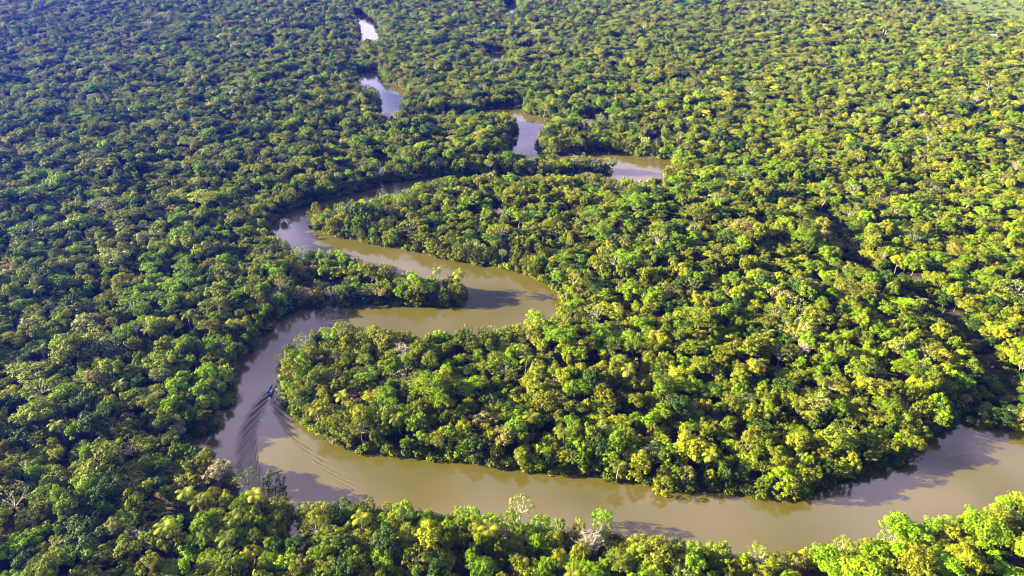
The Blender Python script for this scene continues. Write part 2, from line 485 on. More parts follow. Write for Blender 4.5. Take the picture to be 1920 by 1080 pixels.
class Shape:
    def __init__(s):
        s.cv, s.cf, s.cl = [], [], []       # crown verts, faces, leaf variation
        s.tv, s.tf = [], []                 # trunk
        s.nc = s.nt = 0

    def leaves(s, c, nrm, size, rg, tone=1.0, aspect=0.75):
        V, F = leaf_quads(c, nrm, size, rg, aspect)
        s.cv.append(V); s.cf.append(F + s.nc); s.nc += len(V)
        n = len(c)
        lv = np.ones((n, 3)) * tone * rg.uniform(0.72, 1.25, (n, 1))
        lv[:, 0] *= rg.uniform(0.85, 1.2, n)
        s.cl.append(lv)

    def clump(s, c, rc, rg, flat=0.7, dens=26, size=0.62, out=None, tone=None, jit=0.28):
        n = int(dens * rc * rc)
        d = rg.normal(size=(n, 3)); d /= np.linalg.norm(d, axis=1, keepdims=True)
        d[:, 2] = np.abs(d[:, 2]) * rg.choice([1, 1, 1, -0.6], n)
        rad = rc * rg.uniform(0.72, 1.05, (n, 1)) * (1 + 0.22 * np.sin(d[:, :1] * 5 + c[0]) * np.cos(d[:, 1:2] * 5 + c[1]))
        p = d * rad * np.array([1, 1, flat]) + c
        s.leaves(p, d + rg.normal(size=(n, 3)) * jit + np.array([0, 0, 0.25]), rg.uniform(0.7, 1.35, n) * size, rg,
                 tone if tone else rg.uniform(0.85, 1.12))

    def tube(s, pts, radii, sides=6):
        pts = [Vector(p) for p in pts]
        base = s.nt
        for i, p in enumerate(pts):
            d = (pts[min(i + 1, len(pts) - 1)] - pts[max(i - 1, 0)]).normalized()
            a = d.orthogonal().normalized(); b = d.cross(a)
            for k in range(sides):
                an = 2 * PI * k / sides
                s.tv.append(tuple(p + (a * math.cos(an) + b * math.sin(an)) * radii[i]))
        for i in range(len(pts) - 1):
            for k in range(sides):
                q = base + i * sides
                s.tf.append((q + k, q + (k + 1) % sides, q + sides + (k + 1) % sides, q + sides + k))
        s.nt = len(s.tv)

    def crown_mesh(s, name):
        return np_mesh(name, np.concatenate(s.cv), np.concatenate(s.cf), [M_LEAF], leafvar=np.concatenate(s.cl))

    def trunk_mesh(s, name, bark):
        return np_mesh(name, np.array(s.tv), np.array(s.tf), [bark], smooth=True)

    def whole_mesh(s, name, bark):
        cv, cf, cl = np.concatenate(s.cv), np.concatenate(s.cf), np.concatenate(s.cl)
        V = np.concatenate([cv, np.array(s.tv)]); F = np.concatenate([cf, np.array(s.tf) + len(cv)])
        lv = np.concatenate([cl, np.ones((len(s.tf), 3))])
        mi = np.concatenate([np.zeros(len(cf)), np.ones(len(s.tf))])
        return np_mesh(name, V, F, [M_LEAF, bark], midx=mi, leafvar=lv)


def limbs(s, rg, top, targets, r0):
    """Trunk from the ground to the fork, then a limb to each target."""
    fork = Vector((rg.uniform(-.4, .4), rg.uniform(-.4, .4), top))
    s.tube([(0, 0, -0.6), (0.1, 0, top * 0.4), fork], [r0 * 1.35, r0, r0 * 0.8], 8)
    for t in targets:
        t = Vector(t)
        mid = fork.lerp(t, 0.55) + Vector((0, 0, -0.1 * (t - fork).length))
        s.tube([fork, mid, t], [r0 * 0.55, r0 * 0.33, r0 * 0.12], 5)


def round_tree(seed, r=4.6, h=12.0, n=40, flat=0.7, rcs=(0.8, 1.4), size=0.50, base=None):
    """Cauliflower crown: separate billowing clumps on an uneven dome, dark gaps between them."""
    rg = np.random.default_rng(seed); s = Shape()
    cz = h - r * flat * 1.05
    lob = rg.uniform(0, 2 * PI, 4)
    targets = []
    for i in range(n):
        g = (i + 0.5) / n
        z = 1 - g * 1.45
        a = i * 2.39996 + rg.uniform(-.4, .4)
        q = math.sqrt(max(0.02, 1 - z * z))
        rr = r * (0.76 + 0.15 * math.sin(2 * a + lob[0]) + 0.12 * math.sin(3 * a + lob[1])) * rg.uniform(0.72, 1.18)
        c = np.array([math.cos(a) * q * rr, math.sin(a) * q * rr, cz + z * rr * flat * rg.uniform(0.85, 1.3)])
        rc = rg.uniform(*rcs)
        s.clump(c, rc, rg, flat=rg.uniform(0.65, 0.95), size=size, dens=44)
        if i % 5 == 1: targets.append(c)
    m = int(r * r * 24)
    p = rg.normal(size=(m, 3)); p /= np.linalg.norm(p, axis=1, keepdims=True)
    p *= rg.uniform(0.2, 0.62, (m, 1)) * r * np.array([1, 1, flat]); p[:, 2] += cz - 0.6
    s.leaves(p, rg.normal(size=(m, 3)), rg.uniform(0.6, 1.0, m), rg, 0.85)  # inner leaves toned darker: the crown's inner shade put into their colour
    limbs(s, rg, h * 0.42, targets[:6], 0.26)
    return s


def umbrella_tree(seed, r=6.8, h=14.5):
    """Flat tiers of feathery foliage on spreading limbs."""
    rg = np.random.default_rng(seed); s = Shape()
    targets = []
    for i in range(17):
        a = i * 2.39996; q = math.sqrt((i + 0.3) / 17)
        rr = r * 0.82 * q * rg.uniform(0.85, 1.15)
        c = np.array([math.cos(a) * rr, math.sin(a) * rr, h - 0.6 - (rr / r) ** 2 * 2.6 - rg.uniform(0, 2.2)])
        rc = rg.uniform(1.3, 2.3)
        n = int(38 * rc * rc)
        d = rg.uniform(0, 2 * PI, n); k = np.sqrt(rg.uniform(0, 1, n)) * rc
        edge = 1 + 0.25 * np.sin(d * 3 + i) + 0.15 * np.sin(d * 7 + i * 2)
        p = np.stack([np.cos(d) * k * edge, np.sin(d) * k * edge, 0.55 * (1 - (k / rc) ** 2) + rg.normal(0, 0.13, n)], 1) + c
        nr = np.stack([np.cos(d) * k / rc * 0.5, np.sin(d) * k / rc * 0.5, np.ones(n)], 1) + rg.normal(size=(n, 3)) * 0.38
        s.leaves(p, nr, rg.uniform(0.4, 0.75, n), rg, rg.uniform(0.88, 1.12), 0.6)
        if i % 2 == 0: targets.append(c - np.array([0, 0, 0.3]))
    limbs(s, rg, h * 0.45, targets, 0.30)
    return s


def column_tree(seed, r=4.2, h=13.0):
    """Vine-draped tree of the bank: foliage hangs from the crown nearly to the ground in tatters."""
    rg = np.random.default_rng(seed); s = Shape()
    targets = []
    for i in range(40):
        g = i / 40
        z = h * (1 - 0.88 * g) - 1.0
        a = i * 2.39996 + rg.uniform(-.3, .3)
        rr = r * (0.35 + 0.6 * math.sin(min(1, g * 2.2) * PI / 2)) * rg.uniform(0.6, 1.15) * (1 - 0.25 * max(0, g - 0.6))
        c = np.array([math.cos(a) * rr, math.sin(a) * rr, z])
        rc = rg.uniform(0.7, 1.25)
        s.clump(c, rc, rg, flat=rg.uniform(0.8, 1.5), size=0.50, dens=42)
        if i % 6 == 1: targets.append(c)
    limbs(s, rg, h * 0.4, targets[:4], 0.28)
    return s


def wispy_tree(seed, r=5.5, h=15.0):
    """Thin crown: the pale limbs show between loose tufts."""
    rg = np.random.default_rng(seed); s = Shape()
    targets = []
    for i in range(26):
        g = (i + 0.5) / 26
        a = i * 2.39996; z = 1 - g * 1.1
        q = math.sqrt(max(0.05, 1 - z * z))
        rr = r * rg.uniform(0.75, 1.1)
        c = np.array([math.cos(a) * q * rr, math.sin(a) * q * rr, h - r * 0.7 + z * rr * 0.65])
        s.clump(c, rg.uniform(0.8, 1.4), rg, flat=0.55, dens=20, size=0.5)
        if i % 2 == 0: targets.append(c)
    limbs(s, rg, h * 0.5, targets, 0.26)
    return s


def bare_tree(seed, r=6.0, h=14.5, leafy=0.35):
    """Nearly leafless: a broom of pale limbs, branches and twigs."""
    rg = np.random.default_rng(seed); s = Shape()
    fork = Vector((0, 0, h * 0.38))
    s.tube([(0, 0, -0.6), (0.15, 0, h * 0.2), fork], [0.5, 0.4, 0.34], 8)
    tips = []
    for i in range(11):
        a = i * 2.39996; q = math.sqrt((i + 0.4) / 11)
        e = Vector((math.cos(a) * q * r * 0.8, math.sin(a) * q * r * 0.8, h * (0.93 - 0.24 * q * q)))
        m = fork.lerp(e, 0.5) + Vector((0, 0, -0.5))
        s.tube([fork, m, e], [0.22, 0.15, 0.07], 5)
        for j in range(8):
            t = rg.uniform(0.3, 1.0)
            b0 = m.lerp(e, (t - 0.3) / 0.7) if t > 0.3 else m
            d = Vector((rg.normal(), rg.normal(), rg.uniform(0.1, 1.0))).normalized() * rg.uniform(1.3, 2.6)
            b1 = b0 + d
            s.tube([b0, b0.lerp(b1, .5) + Vector((0, 0, .12)), b1], [0.085, 0.06, 0.035], 4)
            for k in range(4):
                d2 = (d.normalized() + Vector(rg.normal(size=3)) * 0.8).normalized() * rg.uniform(0.6, 1.2)
                c0 = b0.lerp(b1, rg.uniform(.3, 1)); s.tube([c0, c0 + d2], [0.045, 0.02], 3)
                tips.append(c0 + d2)
    tips = np.array(tips)
    keep = rg.random(len(tips)) < leafy
    p = np.repeat(tips[keep], 4, 0); p = p + rg.normal(0, 0.3, p.shape)
    s.leaves(p, rg.normal(size=p.shape) + np.array([0, 0, .6]), rg.uniform(0.25, 0.5, len(p)), rg, 1.0)
    return s


def palm_tree(seed, h=14.0, n=12, L=3.9):
    """A slim trunk and a star of arching fronds, each with rows of leaflets."""
    rg = np.random.default_rng(seed); s = Shape()
    lean = Vector((rg.uniform(-.7, .7), rg.uniform(-.7, .7), 0))
    top = Vector((0, 0, h)) + lean
    s.tube([(0, 0, -0.5), Vector((0, 0, h * 0.5)) + lean * 0.3, top], [0.24, 0.17, 0.15], 7)
    for i in range(n):
        a = i * 2.39996; el = 1.25 - 1.5 * (i / n)
        prev = top.copy(); pts = []
        d = Vector((math.cos(a) * math.cos(el), math.sin(a) * math.cos(el), math.sin(el)))
        for k in range(9):
            prev = prev + d * (L / 9); pts.append(prev.copy())
            d = (d + Vector((0, 0, -0.17 - 0.02 * k))).normalized()
        s.tube([top] + pts[::3] + [pts[-1]], [0.06, 0.05, 0.035, 0.025, 0.015], 3)
        side = Vector((-math.sin(a), math.cos(a), 0))
        for k, p in enumerate(pts):
            fw = (pts[min(k + 1, 8)] - pts[max(k - 1, 0)]).normalized()
            w = 1.05 * math.sin(PI * (k + 1.2) / 10.5)
            for sg in (-1, 1):
                for q in (0.0, 0.5):
                    o = p + fw * (L / 9) * q
                    tip = o + side * sg * w + fw * 0.35 * w + Vector((0, 0, -0.25 * w))
                    b = fw * 0.08
                    V = np.array([o - b, o + b, tip + b * .4, tip - b * .4])
                    s.cv.append(V); s.cf.append(np.arange(4)[None] + s.nc); s.nc += 4
                    t = rg.uniform(0.6, 0.9); s.cl.append(np.array([[t, t, t]]))
    return s


def bush(seed, r=2.2, h=2.6):
    rg = np.random.default_rng(seed); s = Shape()
    for i in range(9):
        a = i * 2.39996; q = math.sqrt(i / 9)
        c = np.array([math.cos(a) * q * r * .75, math.sin(a) * q * r * .75, h * rg.uniform(.35, .8) * (1.1 - .5 * q)])
        s.clump(c, rg.uniform(.7, 1.15), rg, flat=.85, size=.5, dens=30)
    for i in range(4):
        a = i * 1.7
        s.tube([(0, 0, -.3), (math.cos(a) * .4, math.sin(a) * .4, h * .3), (math.cos(a) * r * .5, math.sin(a) * r * .5, h * .6)], [.09, .07, .03], 5)
    return s


# every shape: (kind, builder output, nominal radius, nominal height, bark)
SHAPES = []
for q in range(8):
    r_ = [4.6, 4.2, 5.2, 4.8, 3.8, 5.0, 4.4, 4.6][q]; h_ = [12, 13, 12, 13.5, 11, 12.5, 14, 12][q]
    SHAPES.append(('round', round_tree(100 + q, r_, h_, n=[36, 30, 46, 40, 26, 50, 34, 28][q], flat=[.7, .85, .6, .75, .95, .65, 1.1, .6][q],
                                       rcs=[(.9, 1.5), (.95, 1.6), (.8, 1.25), (.8, 1.4), (.8, 1.35), (.7, 1.15), (.8, 1.3), (1.1, 1.8)][q]), r_, h_, M_BARK))
for q in range(4):
    SHAPES.append(('umbrella', umbrella_tree(200 + q, [5.6, 5.0, 6.2, 5.4][q], [12.5, 12, 13, 14][q]), [5.6, 5.0, 6.2, 5.4][q], [12.5, 12, 13, 14][q], M_BARK))
for q in range(4):
    SHAPES.append(('column', column_tree(300 + q, [4.2, 3.8, 4.6, 4.0][q], [13, 12, 14, 11][q]), [4.2, 3.8, 4.6, 4.0][q], [13, 12, 14, 11][q], M_BARK))
for q in range(3):
    SHAPES.append(('wispy', wispy_tree(400 + q), 5.5, 15.0, M_PALE))
for q in range(2):
    SHAPES.append(('bare', bare_tree(500 + q, leafy=[.25, .6][q]), 6.0, 14.5, M_PALE))
for q in range(2):
    SHAPES.append(('palm', palm_tree(600 + q), 3.6, 14.0, M_PALE))
for q in range(3):
    SHAPES.append(('bush', bush(700 + q), 2.6, 2.9, M_BARK))
BY_KIND = {}
for i, S in enumerate(SHAPES):
    BY_KIND.setdefault(S[0], []).append(i)
print("leaf faces", sum(len(np.concatenate(S[1].cf)) for S in SHAPES))

# ------------------------------------------------------------------ leaf colours of the kinds of trees (real base colours)
TINT = {
    'lime': (0.190, 0.315, 0.006), 'vivid': (0.150, 0.245, 0.006), 'green': (0.152, 0.190, 0.009), 'dark': (0.050, 0.095, 0.010),
    'olive': (0.168, 0.192, 0.013), 'yellowish': (0.238, 0.272, 0.011), 'ochre': (0.240, 0.215, 0.045), 'greyish': (0.250, 0.235, 0.110),
    'pale': (0.230, 0.280, 0.060), 'flower': (0.520, 0.560, 0.008),
}
TN = list(TINT)


def in_view(x, y, z, pad=0):
    px, py, w = project(x, y, z)
    return (px > -pad) & (px < 1920 + pad) & (py > -pad) & (py < 1080 + pad) & (w > 0)


# ------------------------------------------------------------------ where the trees stand
# hand-placed trees one can tell from the rest: px, py of the crown, crown height, radius, kind, tint, label
FEATURE = [
    (1107, 1018, 9, 7.2, 'bare', 'greyish', "big nearly leafless tree with pale whitish limbs on the near bank"),
    (755, 655, 11, 6.2, 'bare', 'greyish', "pale greyish sparse tree on the peninsula just below the middle bend"),
    (340, 862, 11, 6.8, 'round', 'green', "smooth mid green rounded tree beside the small inlet left of the wake"),
    (413, 885, 10, 5.6, 'round', 'greyish', "brownish grey domed tree at the water's edge left of the wake"),
    (461, 893, 10, 4.5, 'wispy', 'pale', "light green wispy tree standing at the foot of the boat's wake"),
    (510, 897, 9, 5.0, 'column', 'dark', "dark green tree on the bank corner right below the wake"),
    (518, 552, 9, 4.2, 'bare', 'greyish', "small whitish leafless tree beside the dark lagoon at the left bank"),
    (476, 525, 10, 4.6, 'wispy', 'yellowish', "pale yellowish tree with visible limbs on the left bank behind the lagoon"),
    (1243, 908, 4, 4.0, 'column', 'yellowish', "yellow green leafy tree leaning out over the brown water below the peninsula"),
    (1463, 905, 6, 5.0, 'column', 'lime', "bright yellow green tree at the lowest corner of the peninsula"),
    (945, 823, 9, 6.0, 'round', 'ochre', "tan ochre domed tree standing on the peninsula's lower bank"),
    (907, 790, 11, 6.4, 'round', 'ochre', "dull ochre round tree uphill from the tan tree of the lower bank"),
    (1465, 552, 12, 8.0, 'round', 'ochre', "large ochre yellow domed crown in the forest right of the middle bend"),
    (1530, 512, 12, 6.0, 'bare', 'greyish', "pinkish pale sparse crown beside the large ochre tree"),
    (807, 730, 13, 8.0, 'umbrella', 'vivid', "vivid green spreading umbrella crown in the middle of the peninsula"),
    (880, 722, 13, 8.2, 'umbrella', 'vivid', "vivid green flat crown right of the peninsula's middle umbrella tree"),
    (790, 690, 13, 6.5, 'umbrella', 'vivid', "vivid green flat crown nearest the middle bend on the peninsula"),
    (1180, 488, 12, 7.5, 'umbrella', 'lime', "light yellow green spreading crown uphill of the middle bend's right end"),
    (1672, 745, 13, 8.0, 'umbrella', 'vivid', "big vivid green umbrella tree above the lower river's right shore"),
    (1700, 690, 13, 7.0, 'umbrella', 'vivid', "vivid green tiered crown beside the shaded creek gap"),
    (975, 950, 12, 5.0, 'wispy', 'pale', "light green airy tree rising over the near bank's edge"),
    (1747, 985, 10, 4.6, 'column', 'lime', "narrow rounded lime green tree standing against the brown water"),
    (1700, 985, 12, 7.5, 'round', 'lime', "broad lime green tree left of the narrow rounded one on the near bank"),
    (1850, 985, 13, 9.0, 'umbrella', 'lime', "very large lime green tree crown on the near bank at the right"),
    (1560, 1040, 12, 7.0, 'round', 'lime', "lime green billowing tree at the curve of the near bank"),
    (1348, 1030, 11, 5.0, 'column', 'lime', "bright lime tree starting the leafy run along the near bank"),
    (65, 992, 12, 4.6, 'round', 'lime', "small bright yellow green round tree in the lower left forest"),
    (253, 1000, 11, 4.8, 'bare', 'greyish', "pinkish grey dead looking tree in the lower left forest"),
    (235, 965, 12, 6.4, 'umbrella', 'vivid', "bright green spreading tree next to the dead looking one"),
    (160, 600, 12, 7.5, 'round', 'pale', "pale domed tree high on the left side forest"),
    (215, 480, 13, 10.0, 'round', 'pale', "very wide pale olive crown in the left forest"),
    (525, 352, 10, 5.0, 'column', 'lime', "bright light green feathery tree by the upper left bank"),
    (1005, 590, 11, 5.6, 'column', 'lime', "bright green tree at the right tip of the middle bend"),
    (1195, 1040, 10, 5.0, 'round', 'yellowish', "yellowish tree just right of the big whitish limbed tree"),
    (1130, 960, 9, 4.0, 'column', 'lime', "small lime green tree behind the whitish limbed tree by the water"),
    (560, 470, 11, 5.0, 'wispy', 'pale', "light green thin crowned tree at the left shore of the second bend"),
    (715, 540, 9, 5.2, 'round', 'ochre', "brownish grey tree between the point and the leafy islet"),
]
PALMS = [(595, 768), (747, 782), (352, 925), (109, 795), (478, 925), (822, 505), (862, 512), (985, 672), (1180, 700), (310, 985),
         (1060, 810), (1160, 860), (640, 740), (225, 720), (1330, 850), (420, 1010)]
FLOWERS = [(1325, 210, 'bright'), (1297, 222, 0), (1613, 37, 0), (1737, 107, 0), (1643, 120, 0), (1700, 190, 0), (1730, 199, 0), (1907, 193, 0),
           (1733, 87, 0), (1360, 147, 0), (1433, 25, 0), (1567, 4, 0), (1452, 165, 0), (1052, 172, 0)]

cell = {}
trees = []                      # dict per tree


def add_tree(x, y, r, kind=None, tint=None, label=None, feature=False, h=None):
    key = (int(x // 20), int(y // 20))
    t = dict(x=x, y=y, r=r, kind=kind, tint=tint, label=label, feature=feature, h=h)
    cell.setdefault(key, []).append(t)
    trees.append(t)
    return t


def free(x, y, r, k):
    i, j = int(x // 20), int(y // 20)
    for a in (i - 1, i, i + 1):
        for b in (j - 1, j, j + 1):
            for t in cell.get((a, b), ()):
                m = (r + t['r']) * k
                if (x - t['x']) ** 2 + (y - t['y']) ** 2 < m * m:
                    return False
    return True


for (px, py, hc, r, kind, tint, label) in FEATURE:
    x, y = ground_at(px, py, hc)
    add_tree(x, y, r * .9, kind, tint, label, True, None if hc > 8 else 6.0 + hc)
for (px, py) in PALMS:
    x, y = ground_at(px, py, 14)
    add_tree(x, y, 2.6, 'palm', None, None, True)
for (px, py, _) in FLOWERS:
    x, y = ground_at(px, py, 15)
    add_tree(x, y, random.uniform(3.4, 5.2), 'umbrella', 'flower', None, True)

Y0, Y1 = 118.0, 1780.0


def candidates(n, rg):
    y = rg.uniform(Y0, Y1, n)
    hw = 0.76 * (y * math.cos(PITCH) + CAM_H * math.sin(PITCH)) + 70
    x = rg.uniform(-1, 1, n) * hw.max()
    k = np.abs(x) < hw
    return x[k], y[k]


# the wall of trees along the water
bank_rg = np.random.default_rng(99)
cx_, cy_, cr_ = [], [], []
for P in polys:
    for (a0, a1), (b0, b1) in zip(P, np.roll(P, -1, axis=0)):
        L = math.hypot(b0 - a0, b1 - a1)
        if L > 900 or L < .01: continue
        nx_, ny_ = -(b1 - a1) / L, (b0 - a0) / L
        for k in range(max(1, int(L / 1.1))):
            tt = bank_rg.random(); r_ = bank_rg.uniform(2.2, 4.4); of = bank_rg.uniform(-6, 6)
            cx_.append(a0 + (b0 - a0) * tt + nx_ * of); cy_.append(a1 + (b1 - a1) * tt + ny_ * of); cr_.append(r_)
cx_, cy_, cr_ = np.array(cx_), np.array(cy_), np.array(cr_)
s_ = signed_dist(cx_, cy_)
ok = (s_ > cr_ * .42) & (s_ < cr_ * .95) & (clearing(cx_, cy_) == 0) & (seg_dist(cx_, cy_, CREEK) > 6)
for X_, Y_, r_ in zip(cx_[ok], cy_[ok], cr_[ok]):
    if free(X_, Y_, r_, .55): add_tree(float(X_), float(Y_), float(r_))

for (n, r0, r1, k, sdk) in [(900, 7.8, 9.6, 0.9, 1.0), (5000, 5.6, 7.6, 0.60, 0.7), (90000, 3.6, 5.2, 0.58, 0.6), (260000, 2.0, 3.3, 0.56, 0.6)]:
    x, y = candidates(n, rng)
    sd = signed_dist(x, y)
    rr = rng.uniform(r0, r1, len(x))
    cl = clearing(x, y)
    ck = seg_dist(x, y, CREEK)
    ok = (sd > rr * sdk) & (cl == 0) & (ck > np.where(rr < 3.4, 0.5, 5.0 + rr * .9))
    for X_, Y_, r_, s_ in zip(x[ok], y[ok], rr[ok], sd[ok]):
        if r_ > 5.8 and s_ < 12: continue
        if free(X_, Y_, r_, k):
            add_tree(float(X_), float(Y_), float(r_))
print("trees", len(trees))

ax = np.array([t['x'] for t in trees]); ay = np.array([t['y'] for t in trees])
ar = np.array([t['r'] for t in trees])
asd = signed_dist(ax, ay)
ckd = seg_dist(ax, ay, CREEK)
az = terrain_z(ax, ay, asd)
n_low = wob(ax, ay, 120, 11) * 0.6 + wob(ax, ay, 45, 12) * 0.5
px_, py_, w_ = project(ax, ay, az + 12)
u1 = rng.random(len(trees)); u2 = rng.random(len(trees)); u3 = rng.random(len(trees))
tn1 = wob(ax, ay, 150, 21); tn2 = wob(ax, ay, 60, 22)
for i, t in enumerate(trees):
    t['z'] = float(az[i]); t['sd'] = float(asd[i])
    if t['kind'] is None:
        if asd[i] < 11 and t['r'] < 5.8:
            t['kind'] = 'column' if u1[i] < 0.62 else ('round' if u1[i] < 0.93 else 'wispy')
        else:
            pu = 0.20 + 0.12 * tn2[i]
            t['kind'] = 'umbrella' if u1[i] < pu else ('wispy' if u1[i] > 0.93 else ('bare' if u1[i] > 0.927 else ('palm' if u1[i] > 0.912 and t['r'] < 3.4 else ('column' if u1[i] > 0.80 and t['r'] < 4.2 else 'round'))))
    if t['tint'] is None:
        right = (px_[i] - 960) / 960.0
        near = (py_[i]) / 1080.0
        wts = {
            'lime': 0.08 + 0.10 * max(0, near - .4) + (0.6 if (px_[i] > 1500 and py_[i] > 900) else 0) + (0.15 if asd[i] < 12 else 0),
            'vivid': 0.13 + 0.25 * max(0, tn2[i]) * (near > .3), 'green': 0.26, 'dark': 0.12 + 0.12 * max(0, -right) * (near < .5) + 0.08 * (near < .3) * (right < .2),  # more dark leaf colour towards the upper left, standing in for dimmer light
            'olive': 0.20 + 0.12 * max(0, right), 'yellowish': 0.14 + 0.20 * max(0, right) + 0.1 * max(0, tn1[i]), 'ochre': 0.012,
            'greyish': 0.003, 'pale': 0.025,
        }
        if t['kind'] == 'umbrella': wts['vivid'] += 0.3; wts['ochre'] = wts['greyish'] = 0
        if t['kind'] == 'wispy': wts['pale'] += 0.3
        if t['kind'] == 'bare': wts = {'greyish': 1}
        if t['kind'] == 'palm': wts = {'yellowish': .4, 'green': .6}
        tot = sum(wts.values()); q = u2[i] * tot
        for k_, w in wts.items():
            q -= w
            if q <= 0: break
        t['tint'] = k_
        if ckd[i] < 10 and t['tint'] in ('lime', 'yellowish', 'pale', 'vivid'): t['tint'] = 'dark'  # bright leaves beside the creek darkened, the gap's shade painted into them
    idx = BY_KIND[t['kind']]
    si = idx[int(u3[i] * len(idx)) % len(idx)]
    t['shape'] = si
    _, _, rn, hn, _ = SHAPES[si]
    s = t['r'] / rn
    h = t['h'] or (11.5 + 3.6 * n_low[i] + 0.75 * (t['r'] - 4.5) + rng.normal(0, 2.0))
    if asd[i] < 12 and not t['feature']: h = max(10.5, min(h, 14.5)) * (0.86 + 0.14 * min(1, asd[i] / 12))
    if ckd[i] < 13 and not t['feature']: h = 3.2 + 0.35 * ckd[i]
    if t['tint'] == 'flower': h = 16
    if t['kind'] == 'palm': s = rng.uniform(0.85, 1.15); h = max(h, 12.5)
    t['s'] = s * 1.13; t['sz'] = h / hn if t['kind'] != 'umbrella' else h / hn
    t['hh'] = h
    t['ax'] = float(rng.uniform(0.84, 1.19))
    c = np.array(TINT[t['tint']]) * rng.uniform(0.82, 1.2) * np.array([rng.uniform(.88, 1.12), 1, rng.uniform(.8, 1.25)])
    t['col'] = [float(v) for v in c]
    t['rot'] = float(rng.uniform(0, 2 * PI))
    t['px'], t['py'], t['w'] = [float(v) for v in project(t['x'], t['y'], t['z'] + h * .75)]

# the largest in view become things of their own
vis = [t for t in trees if -20 < t['px'] < 1940 and t['py'] < 1100 and t['w'] > 0]
for t in vis: t['size'] = t['r'] / t['w']
nonpalm = [t for t in vis if t['kind'] != 'palm']
feat = [t for t in nonpalm if t['feature'] and t['tint'] != 'flower']
rest = sorted([t for t in nonpalm if not t['feature']], key=lambda t: -t['size'] * (1 if t['r'] > 3.6 else .8))
N_TREES = 296
single = feat + rest[:N_TREES - len(feat)]
flowers = [t for t in trees if t['tint'] == 'flower' and t['feature']]
palms = sorted([t for t in vis if t['kind'] == 'palm'], key=lambda t: (not t['feature'], t['w']))[:30]
chosen = {id(t) for t in single + flowers + palms}
print("singles", len(single), "py range", min(t['py'] for t in rest[:N_TREES - len(feat)]))

NAME = {'round': 'broadleaf_tree', 'umbrella': 'umbrella_tree', 'column': 'vine_covered_tree', 'wispy': 'thin_crowned_tree', 'bare': 'leafless_tree', 'palm': 'palm_tree'}
proto = {}


def get_proto(si):
    if si not in proto:
        kind, S, rn, hn, bark = SHAPES[si]
        proto[si] = (S.crown_mesh(NAME.get(kind, 'shrub') + "_crown"), S.trunk_mesh(NAME.get(kind, 'shrub') + "_trunk", bark))
    return proto[si]


def build_tree(t, label, group, name=None, cat='tree'):
    cm, tm = get_proto(t['shape'])
    e = empty(name or NAME[t['kind']], (t['x'], t['y'], t['z']), t['rot'])
    e.scale = (t['s'] * t.get('ax', 1), t['s'] / t.get('ax', 1), t['sz'])
    c = link(bpy.data.objects.new("crown", cm), e)
    c["tint"] = t['col']
    k = link(bpy.data.objects.new("trunk", tm), e)
    tag(e, label, cat, group)
    return e


WORD = {'lime': 'lime green', 'vivid': 'vivid green', 'green': 'mid green', 'dark': 'dark green', 'olive': 'olive green', 'yellowish': 'yellowish green',
        'ochre': 'ochre', 'greyish': 'greyish', 'pale': 'pale green', 'flower': 'yellow'}
FORM = {'round': 'round', 'umbrella': 'flat tiered', 'column': 'vine draped', 'wispy': 'thin crowned', 'bare': 'leafless', 'palm': 'palm'}


def place_of(t):
    px, py, sd = t['px'], t['py'], t['sd']
    nb = 1 if sd < 9 else 0
    if py < 560: return "beyond the middle bend"
    if px > 1290 and py > 930: return "at near bank's edge" if nb else "behind near bank's edge"
    if px > 560 and py > 905: return "along bottom bank's shore" if nb else "inland on bottom bank"
    if px < 560 and (py > 830 or px < 330):
        if nb: return "at the inlet shore"
        a = "lower" if py > 960 else ("middle" if py > 800 else "upper")
        b = "outer" if px < 180 else ("central" if px < 370 else "riverward")
        return f"in {a} {b} left forest"
    if px < 500: return "on bank beside boat"
    if px > 1700: return "by the creek mouth"
    if nb: return "on peninsula's lower shoreline" if py > 760 else "at peninsula's sunlit tip"
    b = "western" if px < 800 else ("central" if px < 1150 else "eastern")
    return f"on {b} peninsula" + (", shoreward" if py > 790 else ", inland")


ORD = "first second third fourth fifth sixth seventh eighth ninth tenth eleventh twelfth thirteenth fourteenth fifteenth sixteenth seventeenth eighteenth nineteenth twentieth".split() + [f"{k}th" for k in range(21, 60)]
groups = {}
for t in single:
    if t['label']: continue
    groups.setdefault((t['tint'], t['kind'], place_of(t)), []).append(t)
for (ti, ki, pl), L in groups.items():
    L.sort(key=lambda t: t['px'])
    for j, t in enumerate(L):
        base = f"{WORD[ti]} {FORM[ki]} tree {pl}"
        t['label'] = base if len(L) == 1 else f"{base}, {ORD[j]} of {len(L)} from left"
for t in single:
    build_tree(t, t['label'], "trees of the riverside forest")
palms.sort(key=lambda t: t['px'])
pg = {}
for t in palms: pg.setdefault(place_of(t), []).append(t)
for pl, L in pg.items():
    for j, t in enumerate(L):
        build_tree(t, f"star shaped green palm {pl}" + ("" if len(L) == 1 else f", {ORD[j]} of {len(L)} from left"), "palms scattered through the forest", cat='palm')
flowers.sort(key=lambda t: t['px'])
for j, t in enumerate(flowers):
    build_tree(t, f"tree in yellow bloom in the far right forest, {ORD[j]} of {len(flowers)} from the left", "yellow flowering trees", name="flowering_tree")

# ------------------------------------------------------------------ stuff: the rest of the forest, and the undergrowth
lib = bpy.data.collections.new("tree_shapes")
for i, S in enumerate(SHAPES):
    o = bpy.data.objects.new("shape_%02d" % i, S[1].whole_mesh("shape_%02d" % i, S[4]))
    lib.objects.link(o)


